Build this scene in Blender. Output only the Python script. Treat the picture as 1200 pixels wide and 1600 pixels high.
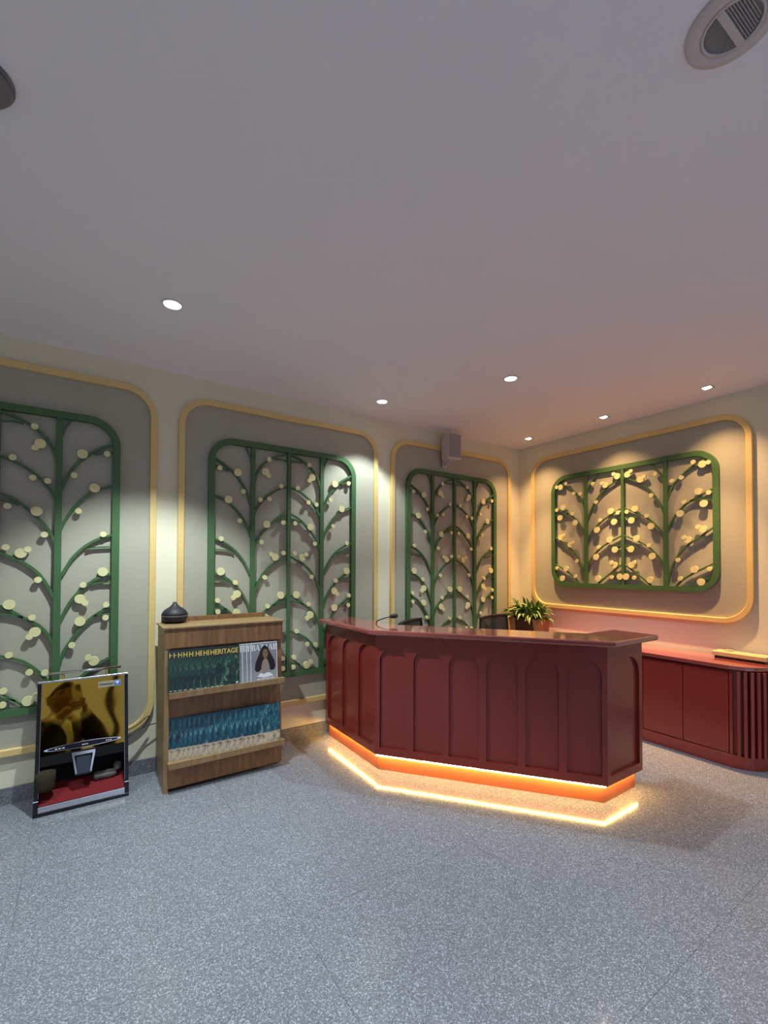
import bpy, bmesh, math, random
from mathutils import Matrix, Vector, noise

for o in list(bpy.data.objects):
    bpy.data.objects.remove(o, do_unlink=True)
SC = bpy.context.scene
COL = SC.collection
PI = math.pi
H = 2.963                                   # ceiling height

# ------------------------------------------------------------------ camera
F_PX, CX, CY = 695.69, 596.67, 872.83
yaw, pitch, roll = 0.98093, 0.01805, 0.00344
fw = Vector((math.cos(yaw)*math.cos(pitch), math.sin(yaw)*math.cos(pitch), math.sin(pitch)))
rt0 = Vector((math.sin(yaw), -math.cos(yaw), 0)); up0 = rt0.cross(fw)
rt = math.cos(roll)*rt0 + math.sin(roll)*up0
up = -math.sin(roll)*rt0 + math.cos(roll)*up0
cd = bpy.data.cameras.new('camera'); cam = bpy.data.objects.new('camera', cd); COL.objects.link(cam)
CAM = Vector((-4.5027, -3.6539, 1.5))
M3 = Matrix((rt, up, -fw)).transposed()
cam.matrix_world = Matrix.Translation(CAM) @ M3.to_4x4()
cd.sensor_fit = 'HORIZONTAL'; cd.sensor_width = 36.0; cd.lens = F_PX*36/1200
cd.shift_x = (600-CX)/1200; cd.shift_y = (CY-800)/1200; cd.clip_start = 0.02
SC.camera = cam

# ------------------------------------------------------------------ world, exposure
w = bpy.data.worlds.new('world'); SC.world = w; w.use_nodes = True
w.node_tree.nodes['Background'].inputs[0].default_value = (0.56, 0.63, 0.90, 1)
w.node_tree.nodes['Background'].inputs[1].default_value = 1.1
SC.view_settings.view_transform = 'Standard'; SC.view_settings.look = 'None'
SC.view_settings.gamma = 1.0; SC.view_settings.use_curve_mapping = False
SC.view_settings.exposure = 0.36
SC.cycles.use_denoising = True
SC.cycles.max_bounces = 10; SC.cycles.diffuse_bounces = 6; SC.cycles.glossy_bounces = 5
SC.cycles.sample_clamp_indirect = 6.0
SC.cycles.caustics_reflective = False; SC.cycles.caustics_refractive = False

COOL = (0.84, 0.97, 0.98); WARM = (1.0, 0.58, 0.26)
COOL_W, WARM_W = 150.0, 300.0

# ------------------------------------------------------------------ materials
MATS = {}
def mat(name, col, rough=0.5, metal=0.0, spec=0.5, var=0.0, vscale=8.0, bump=0.0, bscale=60.0, emit=None, estr=0.0, coat=0.0):
    if name in MATS: return MATS[name]
    m = bpy.data.materials.new(name); m.use_nodes = True; MATS[name] = m
    nt = m.node_tree; b = nt.nodes['Principled BSDF']
    b.inputs['Base Color'].default_value = (*col, 1); b.inputs['Roughness'].default_value = rough
    b.inputs['Metallic'].default_value = metal; b.inputs['Specular IOR Level'].default_value = spec
    b.inputs['Coat Weight'].default_value = coat; b.inputs['Coat Roughness'].default_value = 0.08
    if emit: 
        b.inputs['Emission Color'].default_value = (*emit, 1); b.inputs['Emission Strength'].default_value = estr
    if var or bump:
        tc = nt.nodes.new('ShaderNodeTexCoord')
        if var:
            n = nt.nodes.new('ShaderNodeTexNoise'); n.inputs['Scale'].default_value = vscale; n.inputs['Detail'].default_value = 4
            nt.links.new(tc.outputs['Object'], n.inputs['Vector'])
            r = nt.nodes.new('ShaderNodeMapRange'); r.inputs[3].default_value = 1-var; r.inputs[4].default_value = 1+var
            nt.links.new(n.outputs[0], r.inputs[0])
            mx = nt.nodes.new('ShaderNodeVectorMath'); mx.operation = 'SCALE'; mx.inputs[0].default_value = col
            nt.links.new(r.outputs[0], mx.inputs['Scale']); nt.links.new(mx.outputs[0], b.inputs['Base Color'])
        if bump:
            n2 = nt.nodes.new('ShaderNodeTexNoise'); n2.inputs['Scale'].default_value = bscale; n2.inputs['Detail'].default_value = 3
            nt.links.new(tc.outputs['Object'], n2.inputs['Vector'])
            bp = nt.nodes.new('ShaderNodeBump'); bp.inputs['Strength'].default_value = bump; bp.inputs['Distance'].default_value = 0.004
            nt.links.new(n2.outputs[0], bp.inputs['Height']); nt.links.new(bp.outputs[0], b.inputs['Normal'])
    return m

def ramp(nt, stops, interp='LINEAR'):
    r = nt.nodes.new('ShaderNodeValToRGB'); r.color_ramp.interpolation = interp
    e = r.color_ramp.elements
    while len(e) < len(stops): e.new(0.5)
    for i, (p, c) in enumerate(stops): e[i].position = p; e[i].color = (*c, 1)
    return r

def granite(name, dark, mid, light, rough, scale):
    m = bpy.data.materials.new(name); m.use_nodes = True; MATS[name] = m
    nt = m.node_tree; b = nt.nodes['Principled BSDF']; L = nt.links.new
    g = nt.nodes.new('ShaderNodeNewGeometry')
    n = nt.nodes.new('ShaderNodeTexNoise'); n.inputs['Scale'].default_value = scale; n.inputs['Detail'].default_value = 3; n.inputs['Roughness'].default_value = .65
    L(g.outputs['Position'], n.inputs['Vector'])
    r1 = ramp(nt, [(0.30, dark), (0.44, mid), (0.56, mid), (0.68, light)]); L(n.outputs[0], r1.inputs[0])
    v = nt.nodes.new('ShaderNodeTexVoronoi'); v.inputs['Scale'].default_value = scale*1.5; L(g.outputs['Position'], v.inputs['Vector'])
    sp = nt.nodes.new('ShaderNodeSeparateColor'); L(v.outputs['Color'], sp.inputs[0])
    r2 = ramp(nt, [(0.0, tuple(c*.45 for c in dark)), (0.14, mid), (0.72, mid), (0.95, tuple(min(1, c*1.3) for c in light))]); L(sp.outputs[0], r2.inputs[0])
    mx = nt.nodes.new('ShaderNodeMix'); mx.data_type = 'RGBA'; mx.inputs[0].default_value = 0.5
    L(r1.outputs[0], mx.inputs[6]); L(r2.outputs[0], mx.inputs[7]); L(mx.outputs[2], b.inputs['Base Color'])
    b.inputs['Roughness'].default_value = rough; b.inputs['Specular IOR Level'].default_value = .34
    return m
granite('granite', (.050, .053, .068), (.165, .172, .205), (.43, .445, .505), 0.13, 165)
granite('granite_skirting', (.06, .065, .075), (.15, .16, .18), (.30, .31, .33), 0.22, 120)

def wood(name, c1, c2):
    m = bpy.data.materials.new(name); m.use_nodes = True; MATS[name] = m
    nt = m.node_tree; b = nt.nodes['Principled BSDF']; L = nt.links.new
    tc = nt.nodes.new('ShaderNodeTexCoord'); mp = nt.nodes.new('ShaderNodeMapping'); mp.inputs['Scale'].default_value = (9, 9, 0.9)
    L(tc.outputs['Object'], mp.inputs[0])
    n = nt.nodes.new('ShaderNodeTexNoise'); n.inputs['Scale'].default_value = 4.5; n.inputs['Detail'].default_value = 6; n.inputs['Distortion'].default_value = .5
    L(mp.outputs[0], n.inputs['Vector'])
    r = ramp(nt, [(0.30, c1), (0.52, tuple((a+d)/2 for a, d in zip(c1, c2))), (0.72, c2)]); L(n.outputs[0], r.inputs[0])
    L(r.outputs[0], b.inputs['Base Color']); b.inputs['Roughness'].default_value = 0.42
    return m
wood('oak', (.15, .071, .025), (.29, .15, .060))
wood('oak_pale', (.23, .14, .060), (.35, .23, .11))

mat('ceiling_bounce_tint', (.89, .87, .95), .9, var=.02, vscale=1.5, bump=.03, bscale=180)  # white ceiling, tinted lilac to carry the cool bounced light
mat('wall_paint', (.74, .71, .55), .85, var=.02, vscale=2, bump=.03, bscale=220)
mat('wall_plain', (.62, .55, .42), .85, var=.03, vscale=2)
mat('taupe_fabric', (.405, .392, .315), .9, var=.04, vscale=3, bump=.12, bscale=500)
mat('gold_paint', (.72, .53, .22), .42, var=.03, vscale=5)
mat('green_paint', (.054, .130, .046), .45, var=.06, vscale=6)
mat('disc_paint', (.72, .68, .36), .5, var=.03)
mat('red_lacquer', (.225, .027, .021), .28, var=.03, vscale=3, coat=.3)
mat('red_top', (.31, .068, .062), .10, spec=.8, var=.03, vscale=3, coat=1.0)
mat('red_credenza_lit', (.27, .036, .030), .26, var=.03, vscale=3, coat=.3)  # desk red lightened, with the light on the credenza put into it
mat('red_plinth_lit', (.42, .11, .045), .4, var=.03)  # desk red shifted to orange, the strip's glow painted in
mat('joint', (.22, .23, .25), .8)
mat('white_plastic', (.75, .74, .74), .4)
mat('grey_plastic', (.17, .17, .18), .5)
mat('black_plastic', (.012, .012, .014), .35)
mat('black_gloss', (.005, .005, .006), .22, spec=.3)
mat('black_matt', (.004, .004, .005), .7, spec=.2)
mat('black_mesh', (.02, .02, .024), .7, bump=.3, bscale=700)
mat('charcoal', (.013, .015, .021), .55, var=.08)
mat('chrome', (.75, .75, .76), .12, 1.0)
mat('brass', (.85, .62, .18), .16, 1.0)
mat('brushed_aluminium', (.52, .53, .55), .32, 1.0, var=.05)
mat('gold_mirror', (.27, .165, .022), .025, 1.0)
mat('red_carpet', (.16, .006, .010), .95, bump=.5, bscale=300)
mat('brush_brown', (.03, .02, .008), .95, var=.5, vscale=60, bump=1.0, bscale=200)
mat('brush_grey', (.16, .155, .15), .95, bump=.8, bscale=200)
mat('steel_blue', (.03, .04, .06), .3, var=.1)
mat('sticker', (.32, .29, .22), .4)
mat('blue_mark', (.08, .16, .62), .4)
mat('pale_print', (.72, .72, .72), .6)
mat('tan_board', (.58, .42, .20), .5)
mat('dark_base', (.03, .015, .012), .5)
mat('pot_tan', (.33, .19, .08), .6, var=.15, vscale=20)
mat('pot_dark', (.045, .018, .012), .4)
mat('soil', (.03, .02, .012), .95, bump=.6)
mat('leaf_green', (.09, .20, .035), .38, var=.35, vscale=10)
mat('leaf_light', (.30, .38, .10), .38, var=.3, vscale=10)
mat('paper', (.72, .71, .69), .6)
mat('title_gold', (.72, .53, .10), .45)
mat('vent_paint', (.60, .55, .56), .6)
mat('vent_dark', (.27, .26, .27), .7)
mat('led_cool', (1, 1, 1), .5, emit=(.92, .97, 1), estr=8)
mat('led_warm_spot', (1, 1, 1), .5, emit=(1, .86, .68), estr=9)
mat('led_strip', (1, 1, 1), .5, emit=(1, .66, .18), estr=78)
mat('spot_black', (.02, .017, .015), .5)

# ------------------------------------------------------------------ mesh helpers
def mkobj(name, verts, faces, m, parent=None, smooth=False):
    me = bpy.data.meshes.new(name); me.from_pydata([tuple(v) for v in verts], [], faces)
    bm = bmesh.new(); bm.from_mesh(me); bmesh.ops.recalc_face_normals(bm, faces=bm.faces); bm.to_mesh(me); bm.free()
    return link(name, me, m, parent, smooth)
def link(name, me, m, parent=None, smooth=False):
    if m is not None and not me.materials: me.materials.append(MATS[m] if isinstance(m, str) else m)
    if smooth:
        for p in me.polygons: p.use_smooth = True
    o = bpy.data.objects.new(name, me); COL.objects.link(o)
    if parent: o.parent = parent
    return o
def bmobj(name, bm, m, parent=None, smooth=False):
    bmesh.ops.recalc_face_normals(bm, faces=bm.faces)
    me = bpy.data.meshes.new(name); bm.to_mesh(me); bm.free()
    return link(name, me, m, parent, smooth)
def tag(o, label, cat, group=None, kind=None):
    o['label'] = label; o['category'] = cat
    if group: o['group'] = group
    if kind: o['kind'] = kind
    return o
def struct(o): o['kind'] = 'structure'; return o
def empty(name, loc=(0, 0, 0), rz=0, label=None, cat=None, group=None):
    o = bpy.data.objects.new(name, None); COL.objects.link(o); o.location = loc; o.rotation_euler = (0, 0, rz); o.empty_display_size = .05
    if label: tag(o, label, cat, group)
    return o
def add_box(bm, a, b, bev=0.0, M=None):
    x0, y0, z0 = a; x1, y1, z1 = b
    vs = [bm.verts.new((x, y, z)) for x in (x0, x1) for y in (y0, y1) for z in (z0, z1)]
    fs = [bm.faces.new([vs[i] for i in f]) for f in ((0,1,3,2),(4,6,7,5),(0,4,5,1),(2,3,7,6),(0,2,6,4),(1,5,7,3))]
    if bev:
        es = list({e for f in fs for e in f.edges})
        r = bmesh.ops.bevel(bm, geom=es, offset=bev, segments=2, affect='EDGES', profile=.5)
        vs = list({v for f in r['faces'] for v in f.verts} | {v for v in vs if v.is_valid})
    if M is not None:
        bmesh.ops.transform(bm, matrix=M, verts=[v for v in vs if v.is_valid])
def box(name, a, b, m, parent=None, bev=0.0, M=None, smooth=False):
    bm = bmesh.new(); add_box(bm, a, b, bev, M); return bmobj(name, bm, m, parent, smooth)
def prism(name, pts, z0, z1, m, parent=None, bev=0.0, seg=2):
    """polygon in xy extruded in z"""
    n = len(pts); V = [(x, y, z0) for x, y in pts] + [(x, y, z1) for x, y in pts]
    Fc = [list(range(n-1, -1, -1)), list(range(n, 2*n))] + [[i, (i+1) % n, n+(i+1) % n, n+i] for i in range(n)]
    bm = bmesh.new(); vs = [bm.verts.new(v) for v in V]
    for f in Fc: bm.faces.new([vs[i] for i in f])
    bmesh.ops.recalc_face_normals(bm, faces=bm.faces)
    if bev:
        es = [e for e in bm.edges if abs(e.verts[0].co.z-e.verts[1].co.z) < 1e-6]
        bmesh.ops.bevel(bm, geom=es, offset=bev, segments=seg, affect='EDGES', profile=.5)
    return bmobj(name, bm, m, parent)
def ribbon(name, pts, width, y0, y1, m, parent=None, taper=None):
    """flat bar following an xz polyline, extruded from y0 to y1"""
    n = len(pts); V = []; Fc = []
    for i, (x, z) in enumerate(pts):
        a = Vector(pts[max(i-1, 0)]); b = Vector(pts[min(i+1, n-1)]); t = (b-a).normalized(); nn = Vector((-t.y, t.x))
        wd = width if taper is None else width*(1+(taper-1)*i/(n-1))
        for s_, y in ((1, y0), (-1, y0), (-1, y1), (1, y1)): V.append((x+nn.x*wd/2*s_, y, z+nn.y*wd/2*s_))
    for i in range(n-1):
        for k in range(4): Fc.append([4*i+k, 4*i+(k+1) % 4, 4*i+4+(k+1) % 4, 4*i+4+k])
    Fc += [[3, 2, 1, 0], [4*n-4, 4*n-3, 4*n-2, 4*n-1]]
    return mkobj(name, V, Fc, m, parent)
def spline(pts, sub=5):
    out = []; n = len(pts)
    P = [Vector(p) for p in pts]
    for i in range(n-1):
        p0 = P[i-1] if i else P[i]*2-P[i+1]; p1, p2 = P[i], P[i+1]; p3 = P[i+2] if i+2 < n else P[i+1]*2-P[i]
        for k in range(sub):
            t = k/sub
            out.append(.5*((2*p1)+(p2-p0)*t+(2*p0-5*p1+4*p2-p3)*t*t+(3*p1-p0-3*p2+p3)*t**3))
    out.append(P[-1]); return [tuple(p) for p in out]
def rrect(x0, z0, x1, z1, r, seg=10):
    out = []
    for cx, cz, a0 in ((x1-r, z1-r, 0), (x0+r, z1-r, 90), (x0+r, z0+r, 180), (x1-r, z0+r, 270)):
        for k in range(seg+1):
            a = math.radians(a0+90*k/seg); out.append((cx+r*math.cos(a), cz+r*math.sin(a)))
    return out
def ring(name, x0, z0, x1, z1, r, prof, m, parent=None, smooth=False, seg=10):
    """rounded rectangular moulding; prof = list of (inset, y) swept round the outline"""
    loops = [[(x, y, z) for x, z in rrect(x0+i, z0+i, x1-i, z1-i, max(r-i, .004), seg)] for i, y in prof]
    n = len(loops[0]); V = [v for l in loops for v in l]; Fc = []
    for k in range(len(prof)):
        k2 = (k+1) % len(prof)
        for i in range(n):
            j = (i+1) % n; Fc.append([k*n+i, k*n+j, k2*n+j, k2*n+i])
    return mkobj(name, V, Fc, m, parent, smooth)
def tube(name, pts, r, m, parent=None, seg=8, smooth=True, caps=True):
    bm = bmesh.new(); add_tube(bm, pts, r, seg, caps); return bmobj(name, bm, m, parent, smooth)
def add_tube(bm, pts, r, seg=8, caps=True):
    P = [Vector(p) for p in pts]; n = len(P); rings = []; ref = None
    for i in range(n):
        t = (P[min(i+1, n-1)]-P[max(i-1, 0)]).normalized()
        if ref is None: ref = Vector((0, 0, 1)) if abs(t.z) < .9 else Vector((1, 0, 0))
        a = (ref - t*ref.dot(t)).normalized(); b = t.cross(a); ref = a
        rr = r[i] if isinstance(r, (list, tuple)) else r
        rings.append([bm.verts.new(P[i]+a*rr*math.cos(2*PI*k/seg)+b*rr*math.sin(2*PI*k/seg)) for k in range(seg)])
    for i in range(n-1):
        for k in range(seg): bm.faces.new([rings[i][k], rings[i][(k+1) % seg], rings[i+1][(k+1) % seg], rings[i+1][k]])
    if caps: bm.faces.new(rings[0][::-1]); bm.faces.new(rings[-1])
def add_lathe(bm, prof, c=(0, 0, 0), seg=28, close=False):
    rings = [[bm.verts.new((c[0]+r*math.cos(2*PI*k/seg), c[1]+r*math.sin(2*PI*k/seg), c[2]+z)) for k in range(seg)] for r, z in prof]
    for i in range(len(prof)-1):
        for k in range(seg): bm.faces.new([rings[i][k], rings[i][(k+1) % seg], rings[i+1][(k+1) % seg], rings[i+1][k]])
    if close:
        for k in range(seg): bm.faces.new([rings[-1][k], rings[-1][(k+1) % seg], rings[0][(k+1) % seg], rings[0][k]])
    else: bm.faces.new(rings[0][::-1]); bm.faces.new(rings[-1])
def lathe(name, prof, m, parent=None, c=(0, 0, 0), seg=28, smooth=True, close=False):
    bm = bmesh.new(); add_lathe(bm, prof, c, seg, close); return bmobj(name, bm, m, parent, smooth)
def text_mesh(name, body, size, m, parent=None, M=None, sx=1.0, bold=0.0, ext=.0004):
    cu = bpy.data.curves.new(name, 'FONT'); cu.body = body; cu.size = size; cu.extrude = ext; cu.offset = bold; cu.resolution_u = 3
    t = bpy.data.objects.new(name, cu); COL.objects.link(t); bpy.context.view_layer.update()
    me = bpy.data.meshes.new_from_object(t.evaluated_get(bpy.context.evaluated_depsgraph_get()))
    bpy.data.objects.remove(t); me.name = name
    me.transform(Matrix.Diagonal((sx, 1, 1, 1)))
    if M is not None: me.transform(M)
    return link(name, me, m, parent)
def copy_obj(o, parent=None):
    c = o.copy(); COL.objects.link(c)
    if parent: c.parent = parent
    for ch in list(o.children): copy_obj(ch, c)
    return c
ORD = ['first', 'second', 'third', 'fourth', 'fifth', 'sixth', 'seventh', 'eighth', 'ninth', 'tenth', 'eleventh', 'twelfth', 'thirteenth', 'fourteenth', 'fifteenth', 'sixteenth']

# ------------------------------------------------------------------ room shell
X0, Y0 = -7.2, -6.8
fl = struct(box('floor', (X0, Y0, -.12), (0, 0, -.004), 'joint'))
tile_cache = {}
xs = [X0] + [-6.73+k for k in range(7)] + [0]; ys = [Y0] + [-5.868+k for k in range(6)] + [0]
for i in range(len(xs)-1):
    for j in range(len(ys)-1):
        g = .0006; wx, wy = xs[i+1]-xs[i]-2*g, ys[j+1]-ys[j]-2*g; key = (round(wx, 3), round(wy, 3))
        if key not in tile_cache:
            bm = bmesh.new(); add_box(bm, (0, 0, -.004), (wx, wy, 0)); bmesh.ops.recalc_face_normals(bm, faces=bm.faces)
            me = bpy.data.meshes.new('floor_tile'); bm.to_mesh(me); bm.free(); tile_cache[key] = me
        t = link('floor_tile', tile_cache[key], 'granite', fl); t.location = (xs[i]+g, ys[j]+g, 0)
struct(box('ceiling', (X0, Y0, H), (0, 0, H+.12), 'ceiling_bounce_tint'))
struct(box('wall_left', (X0, 0, 0), (.15, .15, H), 'wall_paint'))
struct(box('wall_right', (0, Y0, 0), (.15, 0, H), 'wall_paint'))
struct(box('wall_far_side', (X0-.15, Y0, 0), (X0, .15, H), 'wall_plain'))
# wall behind the viewer, with a glazed entrance added to let in fill light
struct(box('wall_behind', (X0-.15, Y0-.15, 0), (-5.6, Y0, H), 'wall_plain'))
struct(box('wall_behind', (-1.6, Y0-.15, 0), (.15, Y0, H), 'wall_plain'))
struct(box('wall_behind', (-5.6, Y0-.15, 2.55), (-1.6, Y0, H), 'wall_plain'))
wd = struct(empty('added_window_1', (-3.6, Y0-.07, 0)))
bm = bmesh.new()
for x in (-2.0, -.68, .64, 1.96): add_box(bm, (x, -.03, 0), (x+.04, .03, 2.55))
for z in (0, 2.51): add_box(bm, (-2, -.03, z), (2, .03, z+.04))
bmobj('added_window_frame', bm, 'black_plastic', wd)
gm = mat('added_window_glass', (.9, .95, .95), .02); gm.node_tree.nodes['Principled BSDF'].inputs['Alpha'].default_value = .12
for x in (-1.96, -.64, .68): box('added_window_pane', (x, -.004, .04), (x+1.28, .004, 2.51), 'added_window_glass', wd)
# skirting of darker granite
struct(box('baseboard_left', (X0, -.012, 0), (-.001, 0, .105), 'granite_skirting'))
struct(box('baseboard_right', (-.012, Y0, 0), (0, -.013, .105), 'granite_skirting'))

# ------------------------------------------------------------------ wall panels in gold frames
def wall_panel(loc, rz, wdt, z0, z1, label):
    p = empty('wall_panel', loc, rz, label, 'wall panel', 'gold framed wall panels')
    ol = rrect(-wdt/2+.02, z0+.02, wdt/2-.02, z1-.02, .20)
    n = len(ol); V = [(x, 0, z) for x, z in ol]+[(x, -.012, z) for x, z in ol]
    mkobj('panel_infill', V, [list(range(n)), list(range(2*n-1, n-1, -1))]+[[i, (i+1) % n, n+(i+1) % n, n+i] for i in range(n)], 'taupe_fabric', p)
    ring('gold_moulding', -wdt/2, z0, wdt/2, z1, .22, [(0, 0), (0, -.031), (.004, -.035), (.041, -.035), (.045, -.031), (.045, 0)], 'gold_paint', p)
    return p
wall_panel((-4.962, 0, 0), 0, 1.796, .305, 2.80, 'taupe panel in a rounded gold frame at the left edge, behind the shoe polisher')
wall_panel((-3.022, 0, 0), 0, 1.796, .305, 2.80, 'taupe panel in a rounded gold frame behind the wooden magazine rack')
wall_panel((-1.078, 0, 0), 0, 1.772, .305, 2.80, 'taupe panel in a rounded gold frame below the wall speaker')
wall_panel((0, -1.273, 0), -PI/2, 2.14, 1.035, 2.795, 'wide taupe panel in a rounded gold frame above the red credenza')

# ------------------------------------------------------------------ green tree lattices
BR_A=[[(0.317,1.429),(0.339,1.487),(0.376,1.579),(0.441,1.668),(0.529,1.746),(0.62,1.798)],[(0.509,1.706),(0.557,1.727),(0.614,1.738)],[(0.325,1.185),(0.342,1.234),(0.393,1.333),(0.458,1.411),(0.533,1.467),(0.613,1.501)],[(0.331,0.878),(0.359,0.934),(0.397,1.005),(0.462,1.079),(0.537,1.13),(0.617,1.162)],[(0.469,1.055),(0.517,1.071),(0.618,1.079)],[(0.328,1.811),(0.346,1.87),(0.385,1.937)],[(0.308,1.586),(0.291,1.679),(0.246,1.774),(0.183,1.833),(0.111,1.881),(0.017,1.908)],[(0.123,1.853),(0.076,1.859),(0.018,1.849)],[(0.308,1.35),(0.289,1.403),(0.237,1.484),(0.175,1.546),(0.097,1.598),(0.016,1.628)],[(0.309,1.059),(0.279,1.144),(0.235,1.22),(0.173,1.285),(0.1,1.356),(0.019,1.397)],[(0.107,1.326),(0.066,1.349),(0.02,1.356)],[(0.328,0.566),(0.35,0.635),(0.395,0.725),(0.454,0.796),(0.526,0.856),(0.617,0.894)],[(0.502,0.82),(0.545,0.83),(0.618,0.831)],[(0.329,0.284),(0.348,0.367),(0.382,0.434),(0.445,0.529),(0.517,0.604),(0.617,0.667)],[(0.517,0.604),(0.561,0.612),(0.618,0.613)],[(0.473,0.22),(0.552,0.279),(0.621,0.314)],[(0.309,0.701),(0.268,0.8),(0.211,0.898),(0.134,0.967),(0.071,1.0),(0.019,1.029)],[(0.31,0.378),(0.278,0.472),(0.227,0.552),(0.155,0.605),(0.086,0.656),(0.023,0.696)],[(0.139,0.616),(0.076,0.637),(0.024,0.645)],[(0.317,0.125),(0.248,0.225),(0.198,0.287),(0.132,0.342),(0.028,0.384)],[(0.163,0.04),(0.094,0.105),(0.031,0.155)],[(0.11,0.096),(0.073,0.109),(0.032,0.115)]]
BR_B=[[(0.393,0.686),(0.359,0.77),(0.31,0.874),(0.233,0.976),(0.145,1.045),(0.011,1.116)],[(0.392,0.997),(0.345,1.094),(0.295,1.158),(0.248,1.207)],[(0.388,0.483),(0.358,0.547),(0.291,0.632),(0.188,0.715),(0.009,0.81)],[(0.143,0.7),(0.079,0.711),(0.009,0.712)],[(0.388,0.2),(0.347,0.289),(0.281,0.371),(0.186,0.447),(0.008,0.536)],[(0.15,0.407),(0.077,0.428),(0.007,0.435)],[(0.261,0.045),(0.201,0.098),(0.112,0.17),(0.006,0.25)],[(0.112,0.128),(0.057,0.15),(0.005,0.159)],[(0.405,0.836),(0.45,0.953),(0.522,1.038),(0.606,1.109),(0.741,1.171)],[(0.405,0.553),(0.456,0.663),(0.535,0.76),(0.634,0.825),(0.778,0.898)],[(0.596,0.811),(0.685,0.81),(0.78,0.798)],[(0.407,0.059),(0.436,0.2),(0.493,0.322),(0.57,0.414),(0.66,0.478),(0.782,0.571)],[(0.471,0.04),(0.53,0.106),(0.606,0.159),(0.694,0.21),(0.783,0.258)],[(0.665,0.118),(0.722,0.12),(0.782,0.15)]]
DA=[(0.182,1.841,'s'),(0.212,1.735,'b'),(0.185,1.704,'s'),(0.075,1.627,'s'),(0.177,1.51,'s'),(0.254,1.497,'s'),(0.054,1.318,'s'),(0.198,1.296,'b'),(0.241,1.147,'s'),(0.05,1.06,'s'),(0.123,1.025,'b'),(0.158,1.05,'s'),(0.439,1.701,'b'),(0.58,1.72,'s'),(0.394,1.551,'s'),(0.51,1.478,'b'),(0.421,1.313,'s'),(0.564,1.163,'s'),(0.565,0.905,'b'),(0.212,0.855,'s'),(0.071,0.702,'b'),(0.185,0.615,'s'),(0.201,0.521,'b'),(0.173,0.493,'s'),(0.074,0.387,'s'),(0.176,0.267,'s'),(0.255,0.254,'s'),(0.05,0.167,'s'),(0.048,0.082,'s'),(0.171,0.086,'b'),(0.211,0.11,'s'),(0.453,0.817,'s'),(0.437,0.724,'b'),(0.466,0.696,'s'),(0.587,0.679,'s'),(0.584,0.59,'s'),(0.439,0.573,'b'),(0.396,0.419,'s'),(0.488,0.328,'s'),(0.521,0.299,'b')]
DB=[(0.052,1.136,'b'),(0.086,1.163,'s'),(0.175,1.066,'b'),(0.208,1.089,'s'),(0.31,1.099,'s'),(0.274,0.9,'s'),(0.121,0.789,'b'),(0.044,0.766,'s'),(0.086,0.677,'b'),(0.231,0.708,'s'),(0.268,0.607,'b'),(0.134,0.498,'b'),(0.249,0.426,'s'),(0.08,0.395,'b'),(0.278,0.323,'b'),(0.085,0.24,'b'),(0.113,0.265,'s'),(0.03,0.123,'b'),(0.111,0.116,'s'),(0.257,0.099,'b'),(0.624,1.148,'s'),(0.694,1.117,'b'),(0.739,1.124,'s'),(0.529,1.026,'s'),(0.452,1.01,'s'),(0.662,0.884,'b'),(0.739,0.863,'s'),(0.549,0.803,'s'),(0.701,0.772,'b'),(0.515,0.703,'b'),(0.693,0.551,'b'),(0.655,0.573,'s'),(0.575,0.465,'b'),(0.544,0.486,'s'),(0.496,0.284,'s'),(0.625,0.2,'b'),(0.74,0.206,'s'),(0.514,0.117,'s'),(0.675,0.091,'b')]

BR_A[15] = [(.330, .06), (.385, .135)] + BR_A[15]
disc_mesh = {}
for k, r in (('s', .0195), ('b', .031)):
    bm = bmesh.new(); nseg = 20
    bmesh.ops.create_cone(bm, cap_ends=True, segments=nseg, radius1=r, radius2=r, depth=.014)
    bmesh.ops.rotate(bm, verts=bm.verts, cent=(0, 0, 0), matrix=Matrix.Rotation(PI/2, 3, 'X'))
    me = bpy.data.meshes.new('disc'); bm.to_mesh(me); bm.free(); disc_mesh[k] = me
def lattice(loc, rz, wdt, hgt, trunk_x, branches, discs, label, ybase):
    t = empty('tree_lattice', loc, rz, label, 'wall lattice', 'green tree lattices on the wall panels')
    yb, y1, y0 = -.012, -.024, -.041
    ring('lattice_frame', -wdt/2, 0, wdt/2, hgt, .19, [(0, yb), (0, y0-.004), (.046, y0-.004), (.046, yb)], 'green_paint', t)
    ribbon('centre_bar', [(0, .04), (0, hgt-.04)], .030, y1, y0-.002, 'green_paint', t)
    jit = random.Random(3)
    for s in (-1, 1):
        ribbon('trunk', [(s*trunk_x, .04), (s*trunk_x, hgt*.5), (s*trunk_x, hgt-.04)], .042, y1, y0, 'green_paint', t, taper=.8)
        for g in branches:
            pts = spline([(s*x, z) for x, z in g], 4)
            wd_ = (.020 if hgt > 1.5 else .016) if len(g) > 3 else .012
            ribbon('branch' if len(g) > 3 else 'twig', pts, wd_, y1+.002, y0+.003, 'green_paint', t, taper=.75)
        for x, z, k in discs:
            d = link('disc', disc_mesh[k], 'disc_paint', t); d.location = (s*x, -.037-.003*(k == 's')-jit.random()*.003, z)
    return t
la = dict(wdt=1.322, hgt=1.968, trunk_x=.312, branches=BR_A, discs=DA, ybase=0)
lattice((-4.958, 0, .553), 0, label='tall green tree lattice at the left edge, behind the shoe polisher', **la)
lattice((-3.043, 0, .553), 0, label='tall green tree lattice between magazine rack and red desk', **la)
lattice((-1.119, 0, .553), 0, label='tall green tree lattice behind the desk, below the wall speaker', **la)
lattice((0, -1.303, 1.285), -PI/2, 1.626, 1.245, .393, BR_B, DB, 'wide green tree lattice above the red credenza', 0)

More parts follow.
